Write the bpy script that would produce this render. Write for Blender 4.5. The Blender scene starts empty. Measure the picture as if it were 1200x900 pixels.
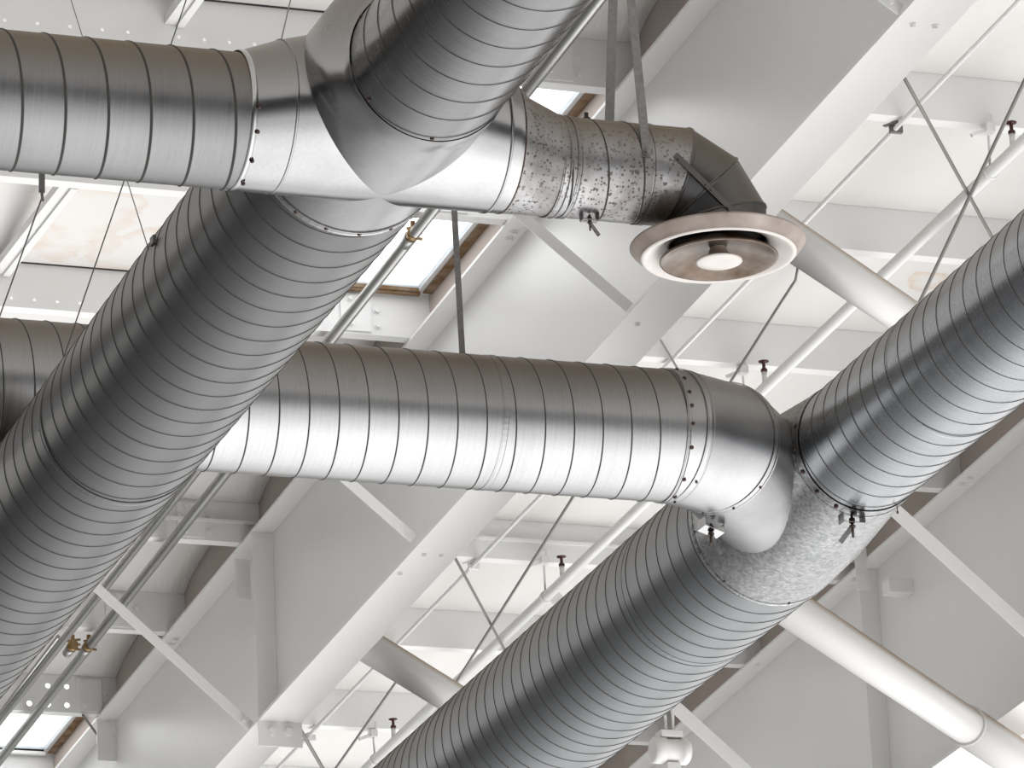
import bpy, math, random
from mathutils import Vector as V, Matrix
random.seed(4)
PI = math.pi
C = bpy.context.scene.collection

# ------------------------------------------------------------------ camera model
# world: X runs with the purlins, Y runs with the rafters (away from the camera), Z is up
F, CX, CY = 6000.0, 600.0, 450.0
e_ = math.radians(19.2)
U_ = V((-.05, -1, 0)).normalized() * math.cos(e_) + V((0, 0, math.sin(e_)))
R_ = V((-1750 - CX, 3000 - CY, F)).normalized()
P_ = R_.cross(U_).normalized()
Y_ = U_.cross(P_)
CAM = V((0, 0, 1.6))
RT = V((P_.x, Y_.x, U_.x)); DN = V((P_.y, Y_.y, U_.y)); FW = V((P_.z, Y_.z, U_.z))

def ray(px, py):
    return RT * ((px - CX) / F) + DN * ((py - CY) / F) + FW
def at(px, py, x=None, y=None, z=None, d=None):
    r = ray(px, py)
    t = d if d is not None else (x - CAM.x) / r.x if x is not None else (y - CAM.y) / r.y if y is not None else (z - CAM.z) / r.z
    return CAM + r * t
M_ = .0605                                            # roof fall
def ztop(y): return 10.357 - M_ * (y - 19.653)        # underside of the rafters' top flange
def zbot(y): return 9.383 - M_ * (y - 18.248)         # underside of the rafters' bottom flange
def at_roof(px, py, off=0.0, f=None):                 # meets the sloping plane ztop + off
    f = f or ztop
    r = ray(px, py)
    t = (f(0) + off - CAM.z) / (r.z + M_ * r.y)
    return CAM + r * t

# ------------------------------------------------------------------ materials
def new_mat(name):
    m = bpy.data.materials.new(name); m.use_nodes = True
    nt = m.node_tree; b = nt.nodes['Principled BSDF']
    return m, nt, b
def nd(nt, t, **k):
    n = nt.nodes.new(t)
    for a, v in k.items(): setattr(n, a, v)
    return n
def noise(nt, scale, mapscale=(1, 1, 1), detail=4, rough=.55, src=None, dist=0):
    tc = nd(nt, 'ShaderNodeTexCoord'); mp = nd(nt, 'ShaderNodeMapping'); n = nd(nt, 'ShaderNodeTexNoise')
    mp.inputs['Scale'].default_value = mapscale
    nt.links.new(tc.outputs['Object'], mp.inputs[0]); nt.links.new(mp.outputs[0], n.inputs['Vector'])
    n.inputs['Scale'].default_value = scale; n.inputs['Detail'].default_value = detail
    n.inputs['Roughness'].default_value = rough; n.inputs['Distortion'].default_value = dist
    return n.outputs[0]
def rng(nt, s, a, b, c, d):
    m = nd(nt, 'ShaderNodeMapRange'); nt.links.new(s, m.inputs[0])
    for i, v in zip((1, 2, 3, 4), (a, b, c, d)): m.inputs[i].default_value = v
    return m.outputs[0]
def mathn(nt, op, a, b):
    m = nd(nt, 'ShaderNodeMath', operation=op)
    for i, v in enumerate((a, b)):
        if isinstance(v, (int, float)): m.inputs[i].default_value = v
        else: nt.links.new(v, m.inputs[i])
    return m.outputs[0]
def mixc(nt, f, a, b):
    m = nd(nt, 'ShaderNodeMix', data_type='RGBA')
    for s, v in ((m.inputs[0], f), (m.inputs[6], a), (m.inputs[7], b)):
        if isinstance(v, (tuple, float, int)): s.default_value = v if not isinstance(v, tuple) else (*v, 1)
        else: nt.links.new(v, s)
    return m.outputs[2]

def galv(name, streak=(1, 1, 1), base=.52, rough=.36, dust=.5, rust=0., spangle=0., dent=0, tint=(1, 1, 1.01)):
    m, nt, b = new_mat(name); L = nt.links
    fine = noise(nt, 3, streak, 3)
    big = noise(nt, 1.6, (1, 1, 1), 3)
    grain = noise(nt, 70, (1, 1, 1), 3, .7)
    f = mathn(nt, 'ADD', rng(nt, fine, .3, .7, -.06, .06), rng(nt, big, .3, .7, -.05, .05))
    f = mathn(nt, 'ADD', f, rng(nt, grain, .3, .7, -.03, .03))
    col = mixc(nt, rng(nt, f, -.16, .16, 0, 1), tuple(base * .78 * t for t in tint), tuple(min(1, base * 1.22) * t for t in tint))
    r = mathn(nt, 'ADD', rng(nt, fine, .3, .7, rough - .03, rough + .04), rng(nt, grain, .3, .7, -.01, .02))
    if spangle:
        tc = nd(nt, 'ShaderNodeTexCoord'); vo = nd(nt, 'ShaderNodeTexVoronoi'); vo.inputs['Scale'].default_value = 75
        L.new(tc.outputs['Object'], vo.inputs['Vector'])
        sp = nd(nt, 'ShaderNodeSeparateColor'); L.new(vo.outputs['Color'], sp.inputs[0])
        col = mixc(nt, rng(nt, sp.outputs[0], 0, 1, 0, spangle), col, (.95, .95, .95))
        r = mathn(nt, 'ADD', r, rng(nt, sp.outputs[1], 0, 1, -.1, .1))
    met = 1.0
    if rust:
        sp2 = noise(nt, 4, (1, 1, 1), 2)
        tc2 = nd(nt, 'ShaderNodeTexCoord'); vd = nd(nt, 'ShaderNodeTexVoronoi'); vd.inputs['Scale'].default_value = 105
        L.new(tc2.outputs['Object'], vd.inputs['Vector'])
        sc2 = nd(nt, 'ShaderNodeSeparateColor'); L.new(vd.outputs['Color'], sc2.inputs[0])
        thr = mathn(nt, 'MULTIPLY', mathn(nt, 'MULTIPLY', sc2.outputs[0], sc2.outputs[1]), 1.0)
        k = rng(nt, mathn(nt, 'SUBTRACT', thr, vd.outputs['Distance']), -.05, .08, 0, .85)
        k = mathn(nt, 'MULTIPLY', k, rng(nt, sp2, .3, .55, .4, 1))
        k = mathn(nt, 'MULTIPLY', k, rust)
        k2 = mathn(nt, 'MULTIPLY', rng(nt, noise(nt, 5, (1, 1, 1), 5), .42, .68, 0, .55), rust)
        k = mathn(nt, 'MAXIMUM', k, k2)
        col = mixc(nt, k, col, (.06, .043, .033))
        r = mathn(nt, 'ADD', r, mathn(nt, 'MULTIPLY', k, .3))
        met = mathn(nt, 'SUBTRACT', 1.0, mathn(nt, 'MULTIPLY', k, .5))
    # dust and grime that settles on whatever faces up
    g = nd(nt, 'ShaderNodeNewGeometry'); sx = nd(nt, 'ShaderNodeSeparateXYZ'); L.new(g.outputs['Normal'], sx.inputs[0])
    du = mathn(nt, 'MULTIPLY', rng(nt, sx.outputs[2], -.1, .7, 0, min(1, dust * 1.15)), rng(nt, big, .2, .7, .8, 1.1))
    col = mixc(nt, du, col, (.125, .092, .058))
    b.inputs['Metallic'].default_value = 1
    mm = mathn(nt, 'SUBTRACT', met, mathn(nt, 'MULTIPLY', du, .75)); L.new(mm, b.inputs['Metallic'])
    rr = mathn(nt, 'ADD', r, mathn(nt, 'MULTIPLY', du, .3)); L.new(rr, b.inputs['Roughness'])
    L.new(col, b.inputs['Base Color'])
    bp = nd(nt, 'ShaderNodeBump'); bp.inputs['Strength'].default_value = .1; bp.inputs['Distance'].default_value = .003
    L.new(noise(nt, 5 if not dent else 3.2, (1, 1, 1), 3 if not dent else 1.5), bp.inputs['Height'])
    if dent: bp.inputs['Strength'].default_value = .35; bp.inputs['Distance'].default_value = .03
    L.new(bp.outputs[0], b.inputs['Normal'])
    return m
def paint(name, c, rough=.45, var=.04, metallic=0, spec=.5, dust=0, scale=2.0, stain=0):
    m, nt, b = new_mat(name); L = nt.links
    n = noise(nt, scale, (1, 1, 1), 5)
    lo = tuple(max(0, v - var) for v in c); hi = tuple(min(1, v + var * .5) for v in c)
    col = mixc(nt, rng(nt, n, .3, .7, 0, 1), lo, hi)
    if stain:      # tide marks where the roof has leaked: (x, y, radius, strength)
        g = nd(nt, 'ShaderNodeNewGeometry'); wob = noise(nt, 3.2, (1, 1, 1), 4, .6); k = None
        for cx, cy, rr, st in stain:
            d = nd(nt, 'ShaderNodeVectorMath', operation='SUBTRACT'); L.new(g.outputs['Position'], d.inputs[0]); d.inputs[1].default_value = (cx, cy, 0)
            f = nd(nt, 'ShaderNodeVectorMath', operation='MULTIPLY'); L.new(d.outputs[0], f.inputs[0]); f.inputs[1].default_value = (1, .8, 0)
            ln = nd(nt, 'ShaderNodeVectorMath', operation='LENGTH'); L.new(f.outputs[0], ln.inputs[0])
            dd = mathn(nt, 'ADD', ln.outputs['Value'], rng(nt, wob, .3, .7, -rr * .5, rr * .5))
            ring = mathn(nt, 'MULTIPLY', rng(nt, dd, rr * .5, rr, .04, 1), rng(nt, dd, rr * 1.12, rr, 0, 1))
            ring = mathn(nt, 'MULTIPLY', ring, st)
            k = ring if k is None else mathn(nt, 'MAXIMUM', k, ring)
        k = mathn(nt, 'MULTIPLY', k, rng(nt, noise(nt, 9, (1, 1, 1), 4), .3, .65, .3, 1))
        col = mixc(nt, k, col, (.58, .42, .28))
    if dust:
        g = nd(nt, 'ShaderNodeNewGeometry'); sx = nd(nt, 'ShaderNodeSeparateXYZ'); L.new(g.outputs['Normal'], sx.inputs[0])
        du = mathn(nt, 'MULTIPLY', rng(nt, sx.outputs[2], .12, .55, 0, dust), rng(nt, n, .2, .7, .7, 1.1))
        col = mixc(nt, du, col, (.33, .235, .14))
    L.new(col, b.inputs['Base Color'])
    b.inputs['Roughness'].default_value = rough; b.inputs['Metallic'].default_value = metallic
    b.inputs['Specular IOR Level'].default_value = spec
    return m
SX, SY = (45, 1.2, 1.2), (1.2, 45, 1.2)
MT = dict(closure=paint('roof closure in shade brown', (.47, .41, .37), .7, .05),deck=paint('roof deck in recess shade brown', (.27, .22, .185), .8, .03),  # both browns put the shade of the recesses beside the rafters into the colour
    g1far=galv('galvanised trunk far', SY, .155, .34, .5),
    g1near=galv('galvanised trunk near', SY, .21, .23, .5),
    g1arm=galv('galvanised branch', SX, .175, .36, .85),
    cross=galv('galvanised fitting', (1, 1, 1), .285, .19, .6, dent=1),
    spot=galv('weathered spotted galvanised', SX, .27, .33, .85, rust=1),
    dark=galv('dark galvanised', (1, 1, 1), .09, .32, .75, rust=.3),  # darkest duct metal, for the elbow, diffuser neck and clip
    gB=galv('galvanised lower branch', SX, .33, .32, .8),
    elbB=galv('galvanised elbow', (1, 1, 1), .35, .3, .65),
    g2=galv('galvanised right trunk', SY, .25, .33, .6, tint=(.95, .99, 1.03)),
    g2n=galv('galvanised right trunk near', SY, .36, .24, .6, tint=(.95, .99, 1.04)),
    wye=galv('spangled galvanised', (1, 1, 1), .23, .33, .6, spangle=.22, tint=(.97, 1, 1.02)),
    seam=paint('grimy lock seam', (.055, .052, .048), .7, .01, .2, spec=.1),
    pipe=paint('conduit zinc', (.40, .40, .39), .36, .03, metallic=1, dust=.3),
    strap=paint('dull grey hanger strap', (.17, .165, .16), .5, .04, .4, scale=60),
    bright=galv('bright zinc plate', (1, 1, 1), .4, .18, .2),
    steel=paint('white painted steel', (.80, .795, .785), .32, .015, spec=.5),
    sheet=paint('white ceiling lining', (.68, .67, .655), .6, .02, stain=.0, scale=1.2),
    stained=paint('water stained ceiling lining', (.69, .68, .665), .6, .02, scale=1.2, stain=[(*at_roof(q[0], q[1], .25)[:2], q[2], q[3]) for q in ((108, 258, .28, .4), (160, 290, .22, .45), (1088, 330, .10, .8), (1052, 366, .10, .8), (1068, 388, .12, .6))]),
    purl=paint('white painted purlin', (.76, .76, .755), .42, .015),
    tube=paint('white tube dusty top', (.62, .615, .605), .35, .01, dust=1),
    wpipe=paint('white sprinkler pipe', (.74, .74, .73), .35, .01, dust=.15),
    rod=paint('grey steel rod', (.20, .19, .18), .5, .03, .3),
    cable=paint('dark steel wire', (.07, .065, .06), .5, .02, .4),
    shade_stud=paint('black gap shade and stud', (.03, .022, .02), .8, .01),  # black for the painted shade line on purlin tops, also a stud
    rust=paint('rusty brown timber edge', (.22, .15, .09), .8, .1, scale=12),
    brass=paint('tarnished brass', (.32, .22, .12), .45, .1, .8, scale=30),
    screw=paint('dark rusty screw', (.07, .05, .04), .5, .05, .6, scale=40),
    red=paint('brown sprinkler metal', (.06, .02, .017), .45, .02, .2),
    diff=paint('aged white diffuser enamel', (.55, .515, .49), .3, .05, dust=.5, scale=9),
    diffo=paint('dirty diffuser flange', (.33, .28, .25), .32, .12, dust=.5, scale=7),
    diffb=paint('grimy diffuser cone', (.15, .118, .092), .25, .10, metallic=.55, scale=8),
    hole=paint('black interior', (.012, .01, .01), .8, 0),
    bluef=paint('pale blue skylight frame', (.62, .68, .71), .5, .02),
)
# glazing that scatters the daylight
m, nt, b = new_mat('translucent skylight sheet')
tr = nd(nt, 'ShaderNodeBsdfTranslucent'); tr.inputs[0].default_value = (.97, .98, 1, 1)
tp = nd(nt, 'ShaderNodeBsdfTransparent'); mx = nd(nt, 'ShaderNodeMixShader'); mx.inputs[0].default_value = .6
nt.links.new(tr.outputs[0], mx.inputs[1]); nt.links.new(tp.outputs[0], mx.inputs[2])
nt.links.new(mx.outputs[0], nt.nodes['Material Output'].inputs[0]); MT['glaze'] = m

# ------------------------------------------------------------------ mesh helpers
class MB:
    def __init__(s): s.v = []; s.f = []; s.m = []; s.sm = []
    def add(s, vs, fs, mi=0, smooth=False):
        o = len(s.v); s.v += [V(p) for p in vs]
        for f in fs: s.f.append(tuple(o + i for i in f)); s.m.append(mi); s.sm.append(smooth)
    def hexa(s, c, mi=0):      # 8 corners: bottom 4 ccw, top 4
        s.add(c, [(3, 2, 1, 0), (4, 5, 6, 7), (0, 1, 5, 4), (1, 2, 6, 5), (2, 3, 7, 6), (3, 0, 4, 7)], mi)
    def box(s, a, b, mi=0):
        x0, y0, z0 = a; x1, y1, z1 = b
        s.hexa([(x0, y0, z0), (x1, y0, z0), (x1, y1, z0), (x0, y1, z0), (x0, y0, z1), (x1, y0, z1), (x1, y1, z1), (x0, y1, z1)], mi)
    def slope(s, x0, x1, y0, y1, f, a, b, mi=0):   # box following the roof fall
        s.hexa([(x0, y0, f(y0) + a), (x1, y0, f(y0) + a), (x1, y1, f(y1) + a), (x0, y1, f(y1) + a),
                (x0, y0, f(y0) + b), (x1, y0, f(y0) + b), (x1, y1, f(y1) + b), (x0, y1, f(y1) + b)], mi)
    def bar(s, p, q, w, h, up=(0, 0, 1), mi=0):
        p, q = V(p), V(q); d = (q - p).normalized(); sd = d.cross(V(up)).normalized(); u = sd.cross(d)
        s.hexa([p - sd * w / 2 - u * h / 2, p + sd * w / 2 - u * h / 2, q + sd * w / 2 - u * h / 2, q - sd * w / 2 - u * h / 2,
                p - sd * w / 2 + u * h / 2, p + sd * w / 2 + u * h / 2, q + sd * w / 2 + u * h / 2, q - sd * w / 2 + u * h / 2], mi)
    def rings(s, rings, closed=True, cap=False, mi=0, smooth=True):
        n = len(rings[0]); vs = [p for r in rings for p in r]; fs = []
        for i in range(len(rings) - 1):
            for j in range(n if closed else n - 1):
                k = (j + 1) % n
                fs.append((i * n + j, i * n + k, (i + 1) * n + k, (i + 1) * n + j))
        s.add(vs, fs, mi, smooth)
        if cap:
            o = len(s.v) - len(vs)
            s.f.append(tuple(o + j for j in reversed(range(n)))); s.m.append(mi); s.sm.append(False)
            s.f.append(tuple(o + (len(rings) - 1) * n + j for j in range(n))); s.m.append(mi); s.sm.append(False)
    def tube(s, pts, r, n=16, mi=0, cap=True):
        pts = [V(p) for p in pts]; rr = r if isinstance(r, (list, tuple)) else [r] * len(pts)
        out = []
        for i, p in enumerate(pts):
            d = (pts[min(i + 1, len(pts) - 1)] - pts[max(i - 1, 0)]).normalized()
            a = V((0, 0, 1)) if abs(d.z) < .9 else V((1, 0, 0))
            u = d.cross(a).normalized(); w = d.cross(u)
            out.append([p + (u * math.cos(t) + w * math.sin(t)) * rr[i] for t in [2 * PI * k / n for k in range(n)]])
        s.rings(out, cap=cap, mi=mi)
    def lathe(s, c, prof, axis='z', n=64, mi=0, cap=False):   # prof = [(r, along)]
        c = V(c); out = []
        for r, h in prof:
            q = [c + axv(axis, r * math.cos(t), r * math.sin(t), h) for t in [2 * PI * k / n for k in range(n)]]
            if axis == 'y': q = [p + V((0, 0, shz(p.y))) for p in q]
            out.append(q)
        s.rings(out, cap=cap, mi=mi)
SH = .027; YREF = 0.0                                  # the trunks fall a little away from the camera, YREF = height reference
def shz(y): return -SH * (y - YREF)
def at_s(px, py, zc):                                 # meets the trunks' sloping plane zc + shz(y)
    r = ray(px, py); return CAM + r * ((zc + SH * YREF - CAM.z) / (r.z + SH * r.y))
def axv(axis, a, b, h):
    return V((a, b, h)) if axis == 'z' else V((h, a, b)) if axis == 'x' else V((a, h, b))

def setp(o, label=None, cat=None, group=None, kind=None):
    for k, v in (('label', label), ('category', cat), ('group', group), ('kind', kind)):
        if v: o[k] = v
def wloc(o):
    p = V((0, 0, 0))
    while o: p += o.location; o = o.parent
    return p
def obj(name, mb, mats, parent=None, bevel=0, auto=None, **tags):
    if not isinstance(mats, (list, tuple)): mats = [mats]
    if parent is None:
        xs = [min(v[i] for v in mb.v) for i in range(3)]; xe = [max(v[i] for v in mb.v) for i in range(3)]
        org = V(((xs[0] + xe[0]) / 2, (xs[1] + xe[1]) / 2, xs[2]))
    else: org = wloc(parent)
    me = bpy.data.meshes.new(name); me.from_pydata([v - org for v in mb.v], [], mb.f)
    for k in mats: me.materials.append(MT[k])
    me.polygons.foreach_set('material_index', mb.m); me.polygons.foreach_set('use_smooth', mb.sm)
    me.update()
    o = bpy.data.objects.new(name, me); C.objects.link(o)
    if parent is None: o.location = org
    else: o.parent = parent
    if bevel:
        b = o.modifiers.new('b', 'BEVEL'); b.width = bevel; b.segments = 2; b.limit_method = 'ANGLE'
    setp(o, tags.get("label"), tags.get("category"), tags.get("group"), tags.get("kind"))
    return o
def thing(name, loc, label, cat, group=None):
    o = bpy.data.objects.new(name, None); C.objects.link(o); o.location = loc
    o.empty_display_size = .1
    setp(o, label, cat, group); return o
def bolt(p, d, parent, r=.012, mat='steel', name='bolt', h=.012):
    """hexagon head on a washer at p, facing d"""
    p, d = V(p), V(d).normalized(); m = MB()
    m.tube([p, p + d * .003], r * 1.5, 20); m.tube([p + d * .003, p + d * (.003 + h)], r, 6)
    m.sm = [False] * len(m.sm)
    return obj(name, m, mat, parent)

def spiral(name, parent, c, axis, a0, a1, R, mat, pitch=.137, n=96, hand=1, phase=0.0, ridge=.0026, w=.0036):
    """spiral lock-seam duct: a folded seam winds round the tube. runs along axis from a0 to a1 through centre c"""
    m = MB(); lo, hi = min(a0, a1), max(a0, a1)
    prof = [(0, 0, 0), (w * .35, ridge, 1), (w * .8, ridge, 1), (w * 1.15, -.0005, 1), (w * 1.5, 0, 0), (w * 1.5 + .003, 0, 0), (pitch * .5, 0, 0), (pitch - .003, 0, 0)]
    # three flat bands each side of the seam keep the shading clean
    k0 = -2; turns = int((hi - lo) / pitch) + 3
    base = []
    for i in range((turns + 2) * n + 1):
        t = 2 * PI * i / n * hand; h0 = lo + pitch * (i / n + k0) + phase
        ct, st = math.cos(t), math.sin(t)
        for (dh, dr, _) in prof:
            h = min(hi, max(lo, h0 + dh)); rr = R + (dr if lo < h < hi else 0)
            v = axv(axis, rr * ct, rr * st, h); cc = V(c)
            if axis == 'y': v += V((cc.x, 0, cc.z + shz(v.y)))
            elif axis == 'x': v += V((0, cc.y, cc.z))
            else: v += V((cc.x, cc.y, 0))
            base.append(v)
    P = len(prof); N = len(base) // P; fs = []; mi = []
    idx = 2 if axis == 'z' else 0 if axis == 'x' else 1
    for i in range(N - 1):
        for j in range(P):
            if j < P - 1: q = (i * P + j, (i + 1) * P + j, (i + 1) * P + j + 1, i * P + j + 1)
            else:
                if i + n + 1 >= N: continue
                q = (i * P + j, (i + 1) * P + j, (i + 1 + n) * P, (i + n) * P)
            hs = [base[k][idx] for k in q]
            if max(hs) - min(hs) < 1e-7 or max(hs) <= lo + 1e-7 or min(hs) >= hi - 1e-7: continue
            fs.append(q); mi.append(1 if j in (0, 1, 2, 3) else 0)
    m.v = base; m.f = fs; m.m = mi; m.sm = [True] * len(fs)
    used = sorted({k for f in fs for k in f}); mp = {k: i for i, k in enumerate(used)}
    m.v = [base[k] for k in used]; m.f = [tuple(mp[k] for k in f) for f in fs]
    return obj(name, m, [mat, 'seam'], parent)

def mitre(pts, R, n=72, ends=None):
    """rings of a mitred (gored) elbow along the axis polyline pts"""
    pts = [V(p) for p in pts]; dirs = [(pts[i + 1] - pts[i]).normalized() for i in range(len(pts) - 1)]
    bend_n = V((0, 0, 0))
    for i in range(len(dirs) - 1): bend_n += dirs[i].cross(dirs[i + 1])
    bend_n.normalize(); out = []
    for i, p in enumerate(pts):
        if i == 0 or i == len(pts) - 1:
            d = dirs[min(i, len(dirs) - 1)]; u = bend_n; w = d.cross(u)
            out.append([p + (u * math.cos(t) + w * math.sin(t)) * R for t in [2 * PI * k / n for k in range(n)]])
        else:
            d0, d1 = dirs[i - 1], dirs[i]; half = d0.angle(d1) / 2; bis = (d0 + d1).normalized(); w = bis.cross(bend_n)
            out.append([p + (bend_n * math.cos(t) + w * (math.sin(t) / math.cos(half))) * R for t in [2 * PI * k / n for k in range(n)]])
    return out
def band(name, parent, c, axis, h, R, mat, w=.03, t=.0035, bead=True):
    """collar band with a raised bead at each edge round a duct"""
    m = MB(); e = .004
    prof = [(R, -w / 2), (R + t * 1.8, -w / 2), (R + t * 2, -w / 2 + e), (R + t, -w / 2 + 2 * e), (R + t, w / 2 - 2 * e), (R + t * 2, w / 2 - e), (R + t * 1.8, w / 2), (R, w / 2)]
    if not bead: prof = [(R, -w / 2), (R + t, -w / 2), (R + t, w / 2), (R, w / 2)]
    c = V(c); cc = axv(axis, 0, 0, h) + (V((c.x, 0, c.z)) if axis == 'y' else V((0, c.y, c.z)) if axis == 'x' else V((c.x, c.y, 0)))
    m.lathe(cc, prof, axis, 72); m.sm = [False] * len(m.sm)
    return obj(name, m, mat, parent)
def screws(parent, c, axis, h, R, angs, r=.0055, mat='screw'):
    for a in angs:
        a = math.radians(a); d = axv(axis, math.cos(a), math.sin(a), 0)
        cc = axv(axis, 0, 0, h) + (V((c[0], 0, c[2])) if axis == 'y' else V((0, c[1], c[2])))
        m = MB(); p = cc + d * R + V((0, 0, shz(h) if axis == 'y' else 0)); m.tube([p - d * .002, p + d * .004, p + d * .007], [r * 1.3, r * 1.3, r * .6], 8)
        obj('screw', m, mat, parent)

# ------------------------------------------------------------------ the steel frame
XA = 8.089; FWD = .245
pB = [at_roof(px, py, 0, zbot) for px, py in ((1092, 900), (1200, 823))]
pBt = [at_roof(px, py) for px, py in ((800, 840), (1087, 603))]
print('B x', [p.x for p in pB], 'Btop', [p.x for p in pBt])
XB = 11.65
def zbotB(y): return 8.655 - .042 * (y - 24.37)      # the next rafter is deeper here
Y0, YE = 13.0, 36.0
ROW = [19.66 + 1.433 * k for k in range(-1, 13)]       # purlin rows, ROW[k+1] is row k
PH = .232                                              # purlin depth
def rafter(x, label, zbot=zbot):
    t = thing('roof_rafter', (x + FWD / 2, (Y0 + YE) / 2, zbot((Y0 + YE) / 2)), label, 'steel beam', 'tapered roof rafters')
    m = MB(); m.slope(x + FWD / 2 - .006, x + FWD / 2 + .006, Y0, YE, zbot, .018, .5)
    a = m.v; 
    for i in (4, 5): a[i].z = ztop(Y0) + .001
    for i in (6, 7): a[i].z = ztop(YE) + .001
    obj('web', m, 'steel', t)
    m = MB(); m.slope(x, x + FWD, Y0, YE, zbot, 0, .018); obj('bottom_flange', m, 'steel', t, bevel=.002)
    m = MB(); m.slope(x, x + FWD, Y0, YE, ztop, 0, .018); obj('top_flange', m, 'steel', t, bevel=.002)
    return t
RA = rafter(XA, 'long white steel roof rafter crossing the middle of the picture behind both ducts')
RB = rafter(XB, 'white steel roof rafter in the lower right corner, behind the white round strut', zbotB)

def stiffener(rf, x, y, z0=None, z1=None, zbot=zbot, left=True, w=None, name='stiffener'):
    m = MB(); w = w or FWD / 2 - .006
    a = x + (FWD / 2 - .006 - w)
    m.box((a, y - .006, (z0 if z0 else zbot(y) + .018)), (a + w, y + .006, (z1 if z1 else ztop(y))))
    return obj(name, m, 'steel', rf, bevel=.0015)
ys = at(299, 740, x=XA).y
stiffener(RA, XA, ys)
bolt((XA + .04, ys - .006, ztop(ys) - .05), (0, -1, 0), RA, .02)
ysB = at(1013, 780, x=XB).y
stiffener(RB, XB, ysB, zbot=zbotB)
# plates under purlin rows
for (q0, q1) in (((113, 838), (155, 893)), ((275, 655), (294, 703))):
    a = at(*q0, x=XA - .0); b = at(q1[0], q1[1], y=a.y)
    m = MB(); m.box((a.x, a.y - .005, b.z), (b.x, a.y + .005, a.z)); pl = obj('gusset_plate', m, 'steel', RA, bevel=.0015)
    bolt(((a.x * .8 + b.x * .2) + .02, a.y - .005, a.z - .06), (0, -1, 0), pl, .013)
    bolt(((a.x + b.x) / 2, a.y - .005, a.z - .15), (0, -1, 0), pl, .013)
# cleat with two bolts hanging under the bottom flange
c0 = at(302, 847, x=XA); 
m = MB(); m.box((XA, c0.y - .012, c0.z - .13), (XA + .245, c0.y, c0.z + .01)); CL = obj('cleat', m, 'steel', RA, bevel=.002)
for dx in (.075, .165): bolt((XA + dx, c0.y - .012, c0.z - .05), (0, -1, 0), CL, .024, h=.02)
# bolts through the flanges and web
def flange_bolt(px, py, rf=RA, x=None):
    p = at_roof(px, py, 0, zbot); bolt((p.x, p.y, p.z), (0, 0, -1), rf, .010, 'steel')
for q in ((1070, 28), (1096, 30), (747, 379), (497, 649), (517, 650), (469, 671)): flange_bolt(*q)
for q in ((603, 272), (205, 749)):
    p = at_roof(*q, 0); bolt(p, (0, 0, -1), RA, .016); 
    bolt(p + V((.0, .07, -.004)), (0, 0, -1), RA, .016)
for q in ((888, 790), (1130, 592), (1138, 588), (1002, 695)):
    p = at(*q, x=XB + .05); bolt((p.x, p.y, ztop(p.y)), (0, 0, -1), RB, .012)

# small bracket stub welded on the right rafter
p = at(1040, 690, x=XB - .02)
t = RB; m = MB(); m.box((XB - .03, p.y - .05, p.z - .03), (XB + FWD / 2, p.y + .05, p.z + .05)); br = obj('bracket_stub', m, 'steel', t, bevel=.003)
p = at(1017, 672, x=XB); m = MB(); m.box((XB - .075, p.y - .005, p.z - .1), (XB + .0, p.y + .005, p.z + .16)); pl = obj('gusset_plate', m, 'steel', t, bevel=.002)
bolt((XB - .04, p.y - .005, p.z - .02), (0, -1, 0), pl, .014)

# ------------------------------------------------------------------ purlins
PL = ['', 'white perforated purlin highest in the picture, just above the upper left branch duct',
      'white purlin whose web of holes shows just below the upper left branch duct',
      'white purlin just above the lower horizontal duct, with a bolted end plate beside the skylight',
      'white purlin mostly hidden by the lower horizontal duct',
      'double white purlin with a middle ledge just below the lower horizontal duct',
      'white purlin above the two rusty conduit couplings at lower left',
      'white purlin with two rows of bright holes just above the lower left skylight',
      'white purlin along the bottom edge of the picture, below the lower left skylight']
XL, XR = -3.0, 19.5
def web_with_holes(x0, x1, y, z0, z1, holes, th=.004):
    cu = bpy.data.curves.new('w', 'CURVE'); cu.dimensions = '2D'; cu.fill_mode = 'BOTH'; cu.extrude = th / 2
    def poly(pts):
        s = cu.splines.new('POLY'); s.points.add(len(pts) - 1)
        for p, q in zip(s.points, pts): p.co = (q[0], q[1], 0, 1)
        s.use_cyclic_u = True
    poly([(x0, z0), (x1, z0), (x1, z1), (x0, z1)])
    for hx, hz, r in holes: poly([(hx + r * math.cos(2 * PI * k / 12), hz + r * math.sin(2 * PI * k / 12)) for k in range(12)])
    o = bpy.data.objects.new('w', cu); C.objects.link(o)
    dg = bpy.context.evaluated_depsgraph_get(); me = bpy.data.meshes.new_from_object(o.evaluated_get(dg))
    m = MB(); m.add([(v.co.x, y + v.co.z, v.co.y) for v in me.vertices], [tuple(f.vertices) for f in me.polygons])
    bpy.data.objects.remove(o); return m
PURL = {}
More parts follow.
